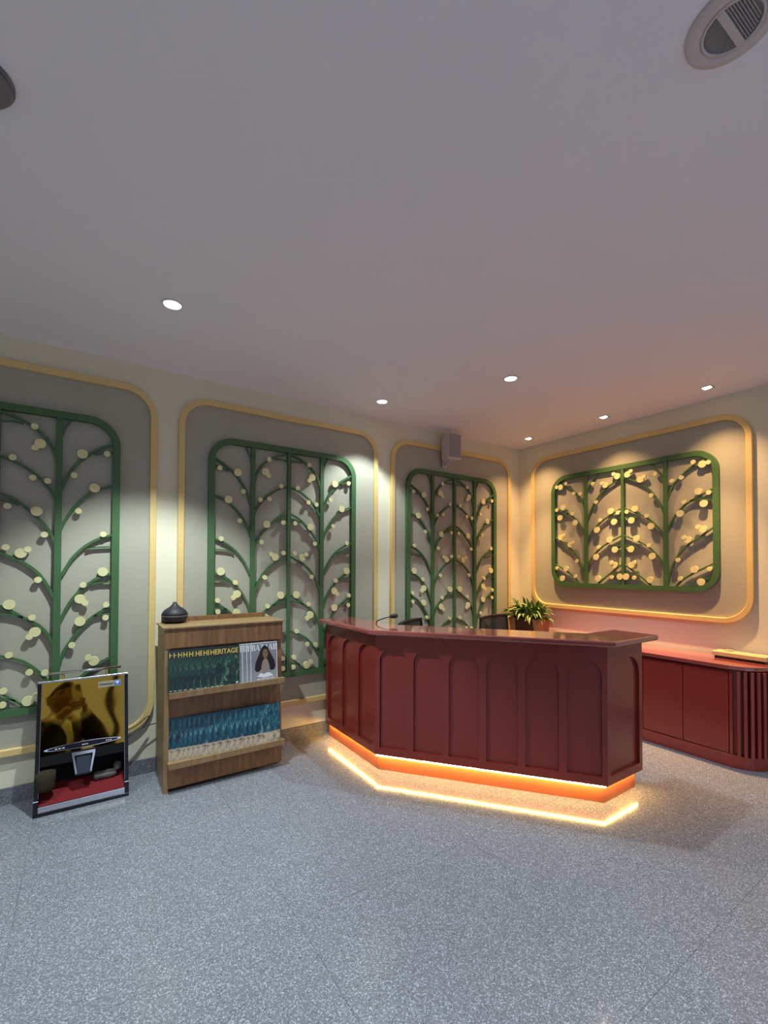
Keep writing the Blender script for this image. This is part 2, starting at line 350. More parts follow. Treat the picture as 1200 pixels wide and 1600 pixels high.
# ------------------------------------------------------------------ reception desk
desk = empty('reception_desk', (-2.05, -1.3, 0), 0, 'angled dark red reception desk with arched panels and a glowing plinth', 'desk')
def dl(o): o.parent = desk; o.matrix_parent_inverse = Matrix.Translation((2.05, 1.3, 0)); return o
P0, P1, P2, P3 = Vector((-2.705, -.082)), Vector((-2.705, -.888)), Vector((-1.745, -2.10)), Vector((-1.315, -2.10))
dd = (P2-P1).normalized(); dn = Vector((-dd.y, dd.x))            # inward normal of the long face
if dn.x < 0: dn = -dn
def inner_left(off_l, off_d):   # corner of the inside line
    x = P0.x+off_l; q = P1+dn*off_d; t = (x-q.x)/dd.x; return Vector((x, q.y+dd.y*t))
def inner_right(y, off_d):
    q = P1+dn*off_d; t = (y-q.y)/dd.y; return Vector((q.x+dd.x*t, y))
def desk_poly(o, yr=-1.93, th=.27):
    """outline of the body pushed outwards by o (negative = inwards)"""
    q = P1-dn*o; xl = P0.x-o; a = Vector((xl, q.y+dd.y*(xl-q.x)/dd.x)); yb = P2.y-o; b = Vector((q.x+dd.x*(yb-q.y)/dd.y, yb))
    return [(xl, P0.y), tuple(a), tuple(b), (P3.x+o, yb), (P3.x+o, yr), tuple(inner_right(yr, th)), tuple(inner_left(th, th)), (P0.x+th, P0.y)]
R_ = .022
dl(prism('body', desk_poly(-R_), .12, 1.005, 'red_lacquer'))
dl(prism('plinth', desk_poly(-.035), 0, .12, 'red_plinth_lit'))
ct = desk_poly(.075, yr=-1.86, th=.27)
ct[3] = (-1.245, ct[3][1]); ct[4] = (-1.245, -1.86)
dl(prism('countertop', ct, 1.005, 1.042, 'red_top', bev=.012, seg=3))
prof_cache = {}
def arch_pts(w_, z0, z1, rx, rz_, n=8):
    """arched opening outline, counter-clockwise from bottom left, w_ wide, centred on 0"""
    pts = [(-w_/2, z0), (w_/2, z0)]
    for k in range(n+1):
        a = PI/2*k/n; pts.append((w_/2-rx+rx*math.cos(a), z1-rz_+rz_*math.sin(a)))
    for k in range(n+1):
        a = PI/2+PI/2*k/n; pts.append((-w_/2+rx+rx*math.cos(a), z1-rz_+rz_*math.sin(a)))
    return pts
def face(A, B, n, op, gap, z0, z1, zo0, zo1, rx, rz_):
    """frame with n arched openings, proud of the body between ground points A and B; then a panel in each"""
    A, B = Vector(A), Vector(B); L = (B-A).length; u = (B-A).normalized(); nin = Vector((-u.y, u.x))
    if nin.dot(Vector((-2.0, -.9))-A) < 0 and nin.dot(Vector((-1.5, -1.5))-A) < 0: nin = -nin
    end = (L-n*op-(n-1)*gap)/2
    bm = bmesh.new(); to3 = lambda s, z, d: (A.x+u.x*s+nin.x*d, A.y+u.y*s+nin.y*d, z)
    cuts = [0.0]+[end+k*(op+gap)-gap/2 for k in range(1, n)]+[L]
    fr = []
    for k in range(n):
        c = end+op/2+k*(op+gap); a0, a1 = cuts[k], cuts[k+1]
        inn = [(c+x, z) for x, z in arch_pts(op, zo0, zo1, rx, rz_)]
        m_ = len(inn); out = []
        for i, (s, z) in enumerate(inn):
            if i == 0: out.append((a0, z0))
            elif i == 1: out.append((a1, z0))
            else:
                f_ = (i-2)/(m_-3)
                hgt = z1-zo1+rz_; W = a1-a0; tot = 2*hgt+W; d_ = f_*tot
                if d_ <= hgt: out.append((a1, z1-hgt+d_))
                elif d_ <= hgt+W: out.append((a1-(d_-hgt), z1))
                else: out.append((a0, z1-(d_-hgt-W)))
        # exact outer corners
        def snap(p): 
            return p
        fi = [bm.verts.new(to3(s, z, 0)) for s, z in inn]; bi = [bm.verts.new(to3(s, z, R_)) for s, z in inn]; fo = [bm.verts.new(to3(s, z, 0)) for s, z in out]
        ic1 = min(range(2, m_), key=lambda i: abs(out[i][0]-a1)+abs(out[i][1]-z1)); ic2 = min(range(2, m_), key=lambda i: abs(out[i][0]-a0)+abs(out[i][1]-z1))
        fo[ic1].co = to3(a1, z1, 0); fo[ic2].co = to3(a0, z1, 0)
        for i in range(m_):
            j = (i+1) % m_
            bm.faces.new([fo[i], fo[j], fi[j], fi[i]]); bm.faces.new([fi[i], fi[j], bi[j], bi[i]])
        fr.append((c, inn))
    # bottom, top and end returns
    for s0, z0_, s1, z1_ in ((0, z0, L, z0), (0, z1, L, z1), (0, z0, 0, z1), (L, z0, L, z1)):
        q = [bm.verts.new(to3(s0, z0_, 0)), bm.verts.new(to3(s1, z1_, 0)), bm.verts.new(to3(s1, z1_, R_)), bm.verts.new(to3(s0, z0_, R_))]; bm.faces.new(q)
    dl(bmobj('face_frame', bm, 'red_lacquer'))
    for c, inn in fr:
        pts = [(c+(s-c)*.985, z) for s, z in inn]; m_ = len(pts)
        V = [to3(s, z, R_-.003) for s, z in pts]+[to3(s, z, R_+.004) for s, z in pts]
        dl(mkobj('arched_panel', V, [list(range(m_)), list(range(2*m_-1, m_-1, -1))]+[[i, (i+1) % m_, m_+(i+1) % m_, m_+i] for i in range(m_)], 'red_lacquer'))
face(P0, P1, 3, .205, .055, .12, 1.005, .175, .905, .0995, .10)
face(P1, P2, 6, .205, .050, .12, 1.005, .175, .905, .0995, .10)
face(P2, P3, 1, .355, .05, .12, 1.005, .175, .905, .12, .12)
def strip(A, B, off, z0, z1, e0=.0, e1=.0):
    A, B = Vector(A), Vector(B); u = (B-A).normalized(); nn = Vector((u.y, -u.x))
    if nn.dot(Vector((-2.0, -1.2))-A) < 0: nn = -nn
    q = [A+u*e0+nn*off, B-u*e1+nn*off, B-u*e1+nn*(off+.008), A+u*e0+nn*(off+.008)]
    dl(prism('led_strip', [tuple(v) for v in q], z0, z1, 'led_strip'))
strip(P0, P1, .018, .112, .119, .02, .02)
strip(P1, P2, .001, .1115, .1195, .004, .012)
strip(P2, P3, .018, .112, .119, .02, .03)
wk = [tuple(inner_right(-1.93, .30)), tuple(inner_left(.30, .30)), tuple(inner_left(.30, .50)), tuple(inner_right(-1.72, .50)), (-1.40, -1.93)]
dl(prism('work_surface', wk, .715, .75, 'red_lacquer'))

# ------------------------------------------------------------------ magazine rack
rk = empty('magazine_rack', (-3.645, -.21, 0), 0, 'wooden magazine rack with two sloping display shelves beside the desk', 'magazine rack')
RX0, RX1, RY = -4.052, -3.240, -.41
def rl(o): o.parent = rk; o.matrix_parent_inverse = Matrix.Translation((3.645, .21, 0)); return o
yk = -.084
rl(box('side_panel', (RX0, RY, 0), (RX0+.030, yk, 1.080), 'oak_pale', bev=.001))
rl(box('side_panel', (RX1-.022, RY+.040, .0), (RX1, yk, 1.080), 'oak', bev=.001))
rl(box('back_panel', (RX0+.03, yk-.012, .03), (RX1-.022, yk, 1.080), 'oak'))
rl(box('top_board', (RX0-.012, RY-.012, 1.080), (RX1+.012, yk, 1.092), 'oak_pale', bev=.002))
rl(box('back_lip', (RX0+.02, yk-.02, 1.092), (RX1-.03, yk, 1.125), 'oak', bev=.001))
rl(box('fascia', (RX0+.001, RY-.004, .952), (RX1-.001, RY+.012, 1.080), 'oak'))
rl(box('fascia', (RX0+.030, RY-.004, .028), (RX1-.001, RY+.010, .165), 'oak'))
rl(box('toe_kick', (RX0+.04, RY+.05, 0), (RX1-.03, RY+.065, .03), 'dark_base'))
def slope_board(yb, zb, yt, zt):
    V = []
    for x in (RX0+.03, RX1-.001):
        V += [(x, yb, zb), (x, yt, zt), (x, yt+.014, zt), (x, yb+.014, zb)]
    rl(mkobj('display_board', V, [[0, 1, 2, 3], [7, 6, 5, 4], [0, 4, 5, 1], [1, 5, 6, 2], [2, 6, 7, 3], [3, 7, 4, 0]], 'oak'))
slope_board(-.410, .630, -.384, .952)
slope_board(-.410, .17, -.374, .630)
def ledge(z):
    bm = bmesh.new(); add_box(bm, (RX0+.022, RY-.050, z-.014), (RX1+.002, RY+.004, z-.002)); add_box(bm, (RX0+.022, RY-.056, z-.036), (RX1+.002, RY-.048, z+.005), .0015)
    rl(bmobj('ledge', bm, 'oak_pale'))
ledge(.664); ledge(.205)

# printed covers: colour only, laid out over each magazine's own face
def cover_mat(name, build):
    m = bpy.data.materials.new(name); m.use_nodes = True; MATS[name] = m; nt = m.node_tree; b = nt.nodes['Principled BSDF']
    b.inputs['Roughness'].default_value = .28
    tc = nt.nodes.new('ShaderNodeTexCoord'); sep = nt.nodes.new('ShaderNodeSeparateXYZ'); nt.links.new(tc.outputs['Generated'], sep.inputs[0])
    nt.links.new(build(nt, tc.outputs['Generated'], sep), b.inputs['Base Color'])
def mapping(nt, src, sc):
    mp = nt.nodes.new('ShaderNodeMapping'); mp.inputs['Scale'].default_value = sc; nt.links.new(src, mp.inputs[0]); return mp.outputs[0]
def mixc(nt, f, a, b):
    mx = nt.nodes.new('ShaderNodeMix'); mx.data_type = 'RGBA'
    for s, v in ((0, f), (6, a), (7, b)):
        if isinstance(v, (tuple, float)): mx.inputs[s].default_value = (*v, 1) if isinstance(v, tuple) else v
        else: nt.links.new(v, mx.inputs[s])
    return mx.outputs[2]
def jungle(nt, gen, sep):
    n = nt.nodes.new('ShaderNodeTexNoise'); n.inputs['Scale'].default_value = 3.2; n.inputs['Detail'].default_value = 7; n.inputs['Distortion'].default_value = 1.6
    nt.links.new(mapping(nt, gen, (2.6, 1, 1.5)), n.inputs['Vector'])
    r = ramp(nt, [(.38, (.003, .014, .013)), (.52, (.008, .042, .032)), (.62, (.035, .11, .065)), (.74, (.22, .34, .20))]); nt.links.new(n.outputs[0], r.inputs[0])
    tp = ramp(nt, [(.70, (1, 1, 1)), (.80, (0, 0, 0))]); nt.links.new(sep.outputs[2], tp.inputs[0])
    return mixc(nt, tp.outputs[0], (.012, .022, .018), r.outputs[0])
cover_mat('jungle_cover', jungle)
def sea(nt, gen, sep):
    n = nt.nodes.new('ShaderNodeTexNoise'); n.inputs['Scale'].default_value = 3.0; n.inputs['Detail'].default_value = 7; n.inputs['Distortion'].default_value = 1.2
    nt.links.new(mapping(nt, gen, (5, 1, 1.5)), n.inputs['Vector'])
    r = ramp(nt, [(.36, (.004, .03, .055)), (.50, (.010, .085, .135)), (.60, (.045, .19, .25)), (.74, (.36, .52, .56))]); nt.links.new(n.outputs[0], r.inputs[0])
    n2 = nt.nodes.new('ShaderNodeTexNoise'); n2.inputs['Scale'].default_value = 7; n2.inputs['Detail'].default_value = 5; nt.links.new(gen, n2.inputs['Vector'])
    sand = ramp(nt, [(.34, (.16, .12, .085)), (.46, (.46, .39, .29)), (.62, (.58, .50, .39))]); nt.links.new(n2.outputs[0], sand.inputs[0])
    ad = nt.nodes.new('ShaderNodeMath'); ad.operation = 'MULTIPLY_ADD'; ad.inputs[1].default_value = .10; nt.links.new(n2.outputs[0], ad.inputs[0]); nt.links.new(sep.outputs[2], ad.inputs[2])
    st = ramp(nt, [(.325, (0, 0, 0)), (.345, (1, 1, 1))]); nt.links.new(ad.outputs[0], st.inputs[0])
    return mixc(nt, st.outputs[0], sand.outputs[0], r.outputs[0])
cover_mat('sea_cover', sea)
def fashion(nt, gen, sep):
    r = ramp(nt, [(.0, (.33, .34, .39)), (.5, (.22, .225, .265)), (1, (.23, .24, .29))]); nt.links.new(sep.outputs[2], r.inputs[0]); return r.outputs[0]
cover_mat('fashion_cover', fashion)

TILT = math.radians(4.5)
MH = .278
def mag_base(name, w_, cover, label, cat_group):
    m = empty(name, (0, 0, 0), 0, label, 'magazine', cat_group)
    box('cover', (0, -.0032, 0), (w_, -.0027, MH), cover, m)
    box('pages', (.001, -.0027, .001), (w_-.0015, -.0005, MH-.001), 'paper', m)
    box('back_cover', (0, -.0005, 0), (w_, 0, MH), cover, m)
    return m
def mag_title(m, s, w_, z, hgt, matn, sx, bold=.0, x=.008):
    return text_mesh('title_lettering', s, hgt/.70, matn, m, Matrix.Translation((x, -.0034, z)) @ Matrix.Rotation(PI/2, 4, 'X'), sx, bold)
def u2x(u):
    T_ = ((250, -4.081), (262, -4.035), (300, -3.886), (350, -3.675), (400, -3.447), (445, -3.227))
    for (a, xa), (b, xb) in zip(T_, T_[1:]):
        if u <= b: return xa+(xb-xa)*(u-a)/(b-a)
def place(m, x, z, yfront, k):
    d = k*.0034      # stacked behind the front copy, square to the slope
    m.location = (x, yfront+d*math.cos(TILT), z+d*math.sin(TILT)*0); m.rotation_euler = (-TILT, 0, 0)
flat = lambda pts, m, name, parent, y=-.0033: mkobj(name, [(x, y, z) for x, z in pts]+[(x, y+.00005, z) for x, z in pts], [list(range(len(pts))), list(range(2*len(pts)-1, len(pts)-1, -1))]+[[i, (i+1) % len(pts), len(pts)+(i+1) % len(pts), len(pts)+i] for i in range(len(pts))], m, parent)

WJ = .205
j0 = mag_base('jungle_magazine', WJ, 'jungle_cover', 'x', 'green magazines in the upper row')
mag_title(j0, 'HERITAGE', WJ, MH-.052, .034, 'title_gold', .86, .0006, .006)
flat([(.185+.008*math.cos(a), .018+.008*math.sin(a)) for a in [2*PI*k/12 for k in range(12)]], 'pale_print', 'seal_print', j0)
for k in range(3): flat([(.01+.03*k, .008), (.03+.03*k, .008), (.03+.03*k, .012), (.01+.03*k, .012)], 'pale_print', 'footer_print', j0)
edges = [262.5, 269.2, 275.8, 284.2, 293.3, 303.3, 315, 325.8]
for i, u in enumerate(edges):
    m = j0 if i == 0 else copy_obj(j0)
    place(m, u2x(u), .6625, -.4535, len(edges)-1-i)
    m['label'] = ('dark green jungle cover magazine, %s from the left in the upper row' % ORD[i]) if i < 7 else 'fully visible dark green jungle cover magazine in the upper row'

WF = .200
mat('hair_print', (.010, .007, .007), .35); mat('skin_print', (.22, .115, .075), .4); mat('dress_print', (.30, .22, .19), .5); mat('white_print', (.80, .80, .82), .4); mat('lips_print', (.16, .035, .03), .4)
f0 = mag_base('portrait_magazine', WF, 'fashion_cover', 'x', 'pale portrait magazines in the upper row')
# title in fat and hairline strokes
def didone(letter, x, z, w_, h_):
    T, t = w_*.30, w_*.09; q = []
    R4 = lambda x0, z0, x1, z1: q.append([(x0, z0), (x1, z0), (x1, z1), (x0, z1)])
    if letter == 'A':
        q.append([(.0, 0), (t, 0), (w_*.52, h_), (w_*.45, h_)]); q.append([(w_-T, 0), (w_, 0), (w_*.60, h_), (w_*.42, h_)]); R4(w_*.2, h_*.3, w_*.7, h_*.36)
    elif letter == 'Z':
        R4(0, 0, w_, h_*.07); R4(0, h_*.93, w_, h_); q.append([(0, 0), (T, 0), (w_, h_), (w_-T, h_)])
    else:
        R4(w_*.08, 0, w_*.08+T, h_); R4(0, 0, w_*.55, h_*.06); R4(0, h_*.94, w_*.6, h_); R4(w_*.3, h_*.48, w_*.65, h_*.54)
        R4(w_*.66, h_*.58, w_*.66+T*.95, h_*.92)
        if letter == 'B': R4(w_*.7, h_*.08, w_*.7+T, h_*.46); R4(w_*.3, 0, w_*.75, h_*.06)
        else: q.append([(w_*.62, h_*.48), (w_*.62+T*.7, h_*.48), (w_*1.02, 0), (w_*.74, 0)])
        R4(w_*.5, h_*.94, w_*.75, h_)
    return [[(x+a, z+b) for a, b in g] for g in q]
bm = bmesh.new()
for i, ch in enumerate('BAZAAR'):
    for g in didone(ch, .006+i*.0325, MH-.058, .029, .045):
        bm.faces.new([bm.verts.new((a, -.00328, b)) for a, b in g])
bmobj('title_lettering', bm, 'white_print', f0)
hair = [(.030, .085), (.035, .13), (.050, .165), (.066, .20), (.078, .235), (.094, .252), (.112, .254), (.130, .240), (.142, .21), (.160, .175), (.178, .14), (.186, .10), (.176, .075), (.150, .070), (.128, .10), (.09, .10), (.062, .068), (.042, .07)]
ell = lambda cx, cz, rx, rz_, n=16: [(cx+rx*math.cos(2*PI*k/n), cz+rz_*math.sin(2*PI*k/n)) for k in range(n)]
flat([(x, z) for x, z in hair], 'hair_print', 'hair_print', f0, -.00335)
flat([(.085, .06), (.135, .06), (.142, .10), (.128, .145), (.118, .16), (.102, .16), (.090, .145), (.078, .10)], 'dress_print', 'neck_print', f0, -.00345)
flat(ell(.110, .195, .021, .034), 'skin_print', 'face_print', f0, -.00352)
for cx in (.102, .118): flat(ell(cx, .203, .0055, .0026, 8), 'hair_print', 'eye_print', f0, -.00358)
flat(ell(.110, .178, .0065, .003, 8), 'lips_print', 'mouth_print', f0, -.00358)
flat([(.05, .035), (.07, .058), (.10, .048), (.125, .060), (.15, .05), (.168, .03), (.14, .028), (.10, .022)], 'white_print', 'garment_print', f0, -.00352)
for k in range(4): flat([(.045+.034*k, .012), (.074+.034*k, .012), (.074+.034*k, .018), (.045+.034*k, .018)], 'white_print', 'caption_print', f0)
ring('cover_border', 0, 0, WF, MH, .001, [(0, -.0032), (0, -.0034), (.004, -.0034), (.004, -.0032)], 'white_print', f0, seg=1)
edges = [372.5, 377, 383.8, 389.7]
for i, u in enumerate(edges):
    m = f0 if i == 0 else copy_obj(f0)
    place(m, u2x(u)+.001, .6625, -.4535, len(edges)-1-i)
    m['label'] = ('pale grey magazine tucked behind the portrait cover, %s from the left' % ORD[i]) if i < 3 else 'fully visible pale magazine with a long haired portrait cover'

s0 = mag_base('sea_magazine', .200, 'sea_cover', 'x', 'blue sea magazines in the lower row')
for k, (a, b) in enumerate(((.07, .205), (.10, .20), (.06, .19))): pass
edges = [230+e/4.704 for e in (150, 190, 245, 275, 312, 345, 382, 450, 492, 548, 606, 645, 705, 742, 776)]
for i, u in enumerate(edges):
    m = s0 if i == 0 else copy_obj(s0)
    place(m, u2x(u), .2035, -.4535, len(edges)-1-i)
    m['label'] = ('blue sea and sand cover magazine, %s from the left in the lower row' % ORD[i]) if i < len(edges)-1 else 'fully visible blue sea and sand cover magazine in the lower row'

# aroma diffuser on the rack
df = empty('aroma_diffuser', (-3.955, -.165, 1.092), 0, 'black teardrop aroma diffuser standing on the magazine rack', 'diffuser')
lathe('base', [(.045, 0), (.060, .006), (.078, .022), (.086, .040), (.088, .050)], 'charcoal', df)
lathe('trim_ring', [(.0885, .050), (.0890, .052), (.0885, .055)], 'grey_plastic', df)
lathe('cap', [(.088, .055), (.085, .070), (.074, .088), (.054, .104), (.034, .116), (.020, .130), (.012, .145), (.0095, .150), (.007, .149)], 'charcoal', df)

# ------------------------------------------------------------------ shoe polisher leaning wedge
SP = empty('shoe_polisher', (-4.487, -.29, 0), 0, 'black floor standing shoe polisher with a gold mirror front', 'shoe polisher')
TH = math.radians(13.6)
SM = Matrix.Rotation(-TH, 4, 'X')        # local z runs up the slope, -y comes out of the front
WX = .247
def sp_box(name, a, b, m, bev=0, parent=None):
    return box(name, a, b, m, parent or SP, bev, SM)
slope_len = .785
hb = .335                                  # slope height where the mirror begins
# two dark side rails, thin above and stepped below
for s in (-1, 1):
    a, b = sorted((s*WX, s*(WX-.020)))
    sp_box('side_rail', (a, -.004, .0), (b, .03, slope_len), 'black_gloss', .002)
    sp_box('rail_trim', (s*(WX-.0215)-.0008, -.006, .10), (s*(WX-.0215)+.0008, -.003, slope_len-.004), 'brushed_aluminium')
    sp_box('rail_foot', (a-.002, -.008, .0), (b+.002, .02, .085), 'black_gloss', .002)
    sp_box('rail_clip', (a-.003, -.010, .085), (b+.003, .0, .090), 'chrome')
# wedge casing behind
ytop = math.sin(TH)*slope_len; zt = math.cos(TH)*slope_len
V = []
for x in (-WX+.004, WX-.004):
    V += [(x, .03, .0), (x, .205, 0), (x, .205, zt-.01), (x, ytop+.012, zt-.004), (x, ytop*.45+.16, .36), (x, .19, .02)]
mkobj('casing', [v for v in V], [[0, 1, 2, 3, 4, 5], [11, 10, 9, 8, 7, 6], [0, 6, 7, 1], [1, 7, 8, 2], [2, 8, 9, 3], [3, 9, 10, 4], [4, 10, 11, 5], [5, 11, 6, 0]], 'black_plastic', SP)
# mirror sheet, slightly bowed
nx, nz = 28, 28; V = []; Fc = []
mx0, mx1, mz0, mz1 = -WX+.023, WX-.023, hb, slope_len-.012
for j in range(nz+1):
    for i in range(nx+1):
        x = mx0+(mx1-mx0)*i/nx; z = mz0+(mz1-mz0)*j/nz
        bow = (x*x+(z-.60)**2)/(2*8.5)
        y = .004-bow + .00013*math.sin(x*21+1.2*math.sin(z*13))*math.sin(z*17+.6)
        V.append(SM @ Vector((x, y, z)))
for j in range(nz):
    for i in range(nx): Fc.append([j*(nx+1)+i, j*(nx+1)+i+1, (j+1)*(nx+1)+i+1, (j+1)*(nx+1)+i])
mkobj('gold_mirror_sheet', V, Fc, 'gold_mirror', SP, True)
sp_box('mirror_backing', (mx0, .006, mz0), (mx1, .016, mz1), 'black_plastic')
sp_box('top_cap', (-WX, -.006, slope_len-.012), (WX, .03, slope_len), 'brushed_aluminium', .002)
# lens shaped control band along the foot of the mirror
up_, lo_ = [], []
for k in range(25):
    t = k/24; x = mx0+.02+(mx1-mx0-.04)*t; hh = .017*math.sin(PI*t)**.7
    up_.append((x, hb+.032+hh)); lo_.append((x, hb+.032-hh*.9))
def sp_flat(name, pts, y0, y1, m):
    n = len(pts); V = [SM @ Vector((x, y0, z)) for x, z in pts]+[SM @ Vector((x, y1, z)) for x, z in pts]
    return mkobj(name, V, [list(range(n)), list(range(2*n-1, n-1, -1))]+[[i, (i+1) % n, n+(i+1) % n, n+i] for i in range(n)], m, SP)
sp_flat('band_outline', [(x, z+.003) for x, z in up_]+[(x, z-.003) for x, z in lo_[::-1]], -.009, .004, 'chrome')
sp_flat('control_band', up_[1:-1]+lo_[-2:0:-1], -.0105, -.009, 'black_gloss')
for x0, x1 in ((-.15, -.095), (-.01, .025), (.12, .155)):
    for q in range(3): sp_flat('band_marking', [(x0+(x1-x0)*q/3, hb+.029), (x0+(x1-x0)*(q+.7)/3, hb+.029), (x0+(x1-x0)*(q+.7)/3, hb+.034), (x0+(x1-x0)*q/3, hb+.034)], -.0109, -.0105, 'pale_print')
# notice sticker with a blue mark
sp_flat('sticker', [(.075, .705), (.205, .705), (.205, .745), (.075, .745)], -.008, .0, 'sticker')
sp_flat('sticker_mark', [(.167, .708), (.203, .708), (.203, .742), (.167, .742)], -.0086, -.008, 'blue_mark')
sp_flat('sticker_triangle', [(.185, .715), (.198, .736), (.172, .736)], -.0092, -.0086, 'pale_print')
for q in range(9): sp_flat('sticker_print', [(.082+.009*q, .718), (.088+.009*q, .718), (.088+.009*q, .728), (.082+.009*q, .728)], -.0086, -.008, 'black_plastic')
# lower bay
sp_box('bay_header', (-WX+.02, -.002, .275), (WX-.02, .03, hb), 'black_matt')
sp_box('bay_back', (-WX+.02, .135, .06), (WX-.02, .14, .28), 'black_matt')
sp_box('bay_floor', (-WX+.02, 0, .03), (WX-.02, .15, .038), 'black_plastic')
box('carpet_mat', (-WX+.022, 0, 0), (WX-.022, .165, .006), 'red_carpet', SP, .002, Matrix.Translation((0, .012, .05)) @ Matrix.Rotation(math.radians(24), 4, 'X'))
sp_box('front_sill', (-WX+.018, -.006, .018), (WX-.018, .012, .052), 'brushed_aluminium', .002)
sp_box('foot_bar', (-WX-.002, -.010, .0), (WX+.002, .05, .018), 'black_gloss', .003)
# U bracket with sensor box
bk = sp_box('sensor_bracket', (-.062, -.012, hb-.028), (.062, .02, hb-.008), 'chrome', .002)
for s in (-1, 1):
    V = [SM @ Vector(q) for q in ((s*.062, -.012, hb-.02), (s*.050, -.012, hb-.02), (s*.034, -.010, .20), (s*.042, -.010, .195), (s*.062, .012, hb-.02), (s*.050, .012, hb-.02), (s*.034, .012, .20), (s*.042, .012, .195))]
    mkobj('bracket_arm', V, [[0, 1, 2, 3], [7, 6, 5, 4], [0, 4, 5, 1], [1, 5, 6, 2], [2, 6, 7, 3], [3, 7, 4, 0]], 'chrome', SP)
sp_box('sensor_box', (-.046, -.004, .185), (.046, .05, hb-.03), 'steel_blue', .012)
def brush(name, c, r, l, m, axis='X'):
    bm = bmesh.new(); rr = random.Random(5)
    add_lathe(bm, [(r*.5, 0), (r, .008), (r*.95, l*.3), (r*1.03, l*.6), (r*.96, l-.008), (r*.5, l)], seg=22)
    for v in bm.verts: v.co.x *= 1+rr.uniform(-.06, .06); v.co.y *= 1+rr.uniform(-.06, .06)
    M = Matrix.Translation(c) @ (Matrix.Rotation(PI/2, 4, 'Y') if axis == 'X' else Matrix.Identity(4))
    bmesh.ops.transform(bm, matrix=M, verts=bm.verts); return bmobj(name, bm, m, SP, True)
brush('bristle_brush', (-.195, .062, .125), .052, .12, 'brush_brown', 'Z')
brush('roller_brush', (.055, .12, .125), .026, .13, 'brush_grey')
brush('roller_brush', (.19, .14, .13), .024, .055, 'brush_grey', 'Z')
# carrying rail on brass posts
hz = zt+.045; hy = ytop-.002
tube('handle_rail', [(-.19, hy, hz), (.205, hy, hz)], .0085, 'chrome', SP, 12)
for x in (-.118, .125):
    lathe('handle_post', [(.009, 0), (.011, .003), (.006, .008), (.010, .015), (.006, .022), (.010, .030), (.007, .036), (.007, .054)], 'brass', SP, (x, hy+.008, zt-.008), 12)

# power cord running to the rack
crd = empty('power_cord', (-4.2, -.06, 0), 0, 'thin black power cord between shoe polisher and magazine rack', 'cord')
pts = spline([(-4.27, -.10, .35), (-4.18, -.085, .38), (-4.115, -.07, .425), (-4.10, -.06, .41), (-4.15, -.07, .345), (-4.24, -.10, .31)], 6)
o = tube('cable_loop', pts, .0035, 'black_plastic'); o.parent = crd; o.matrix_parent_inverse = Matrix.Translation((4.2, .06, 0))
pts = spline([(-4.26, -.10, .315), (-4.19, -.08, .335), (-4.12, -.06, .355), (-4.04, -.045, .362)], 6)
o = tube('cable', pts, .0035, 'black_plastic'); o.parent = crd; o.matrix_parent_inverse = Matrix.Translation((4.2, .06, 0))

# ------------------------------------------------------------------ credenza along the right wall
cr = empty('credenza', (-.22, -1.25, 0), 0, 'long red credenza with a rounded fluted end along the right wall', 'credenza')
def cl(o): o.parent = cr; o.matrix_parent_inverse = Matrix.Translation((.22, 1.25, 0)); return o
def cred_poly(off, x_in=-.015, r=.21, yc=-2.285, xf=-.44):
    xf -= off; r2 = r+off; pts = [(x_in, -.016), (xf, -.016)]; cx = xf+r2
    for k in range(13):
        a = PI+PI/2*k/12; pts.append((cx+r2*math.cos(a), yc+r2*math.sin(a)))
    pts.append((x_in, yc-r2)); return pts
cl(prism('plinth', cred_poly(0), .0, .095, 'red_credenza_lit', bev=.002))
cl(prism('carcass', cred_poly(-.028), .095, .728, 'red_credenza_lit'))
cl(prism('top', cred_poly(.012), .735, .765, 'red_top', bev=.003))
cl(prism('shadow_gap', cred_poly(-.05), .728, .735, 'dark_base'))
yd = -2.298; k = 0
while yd < -.2:
    y1 = min(yd+.312, -.02)
    cl(box('door', (-.428, yd+.0025, .100), (-.411, y1-.0025, .712), 'red_credenza_lit', bev=.0015)); yd += .312
xf, r, yc = -.44, .21, -2.285; cx = xf+r
cl(box('end_post', (-.432, -2.322, .097), (-.405, -2.302, .727), 'red_credenza_lit', bev=.002))
ssl = [(-.434, -2.355+0), ]
arc = PI/2*r; pitch_ = .042; bm0 = None
for k in range(1, 9):
    a = PI+(k*pitch_+.005)/r
    if a > PI*1.5: break
    px, py = cx+(r-.010)*math.cos(a), yc-.03+(r-.010)*math.sin(a)
    M = Matrix.Translation((px, py, 0)) @ Matrix.Rotation(a-PI, 4, 'Z')
    o = cl(box('slat', (-.008, -.011, .095), (.022, .011, .727), 'red_credenza_lit', bev=.003, M=M))
for k in range(5):
    x = cx+.02+k*pitch_
    if x < -.03: cl(box('slat', (x-.011, yc-.032-r+.004, .095), (x+.011, yc-.01-r+.03, .727), 'red_credenza_lit', bev=.003))

# low tan tray on the credenza
tr = empty('desk_tray', (-.10, -2.38, .765), 0, 'low tan topped tray with a dark base at the right end of the credenza', 'tray')
box('base', (-.075, -.07, 0), (.05, .26, .020), 'dark_base', tr)
box('tan_top', (-.095, -.08, .020), (.055, .275, .052), 'tan_board', tr, .002)
box('hinge_block', (-.01, .16, .052), (.03, .21, .062), 'tan_board', tr, .002)

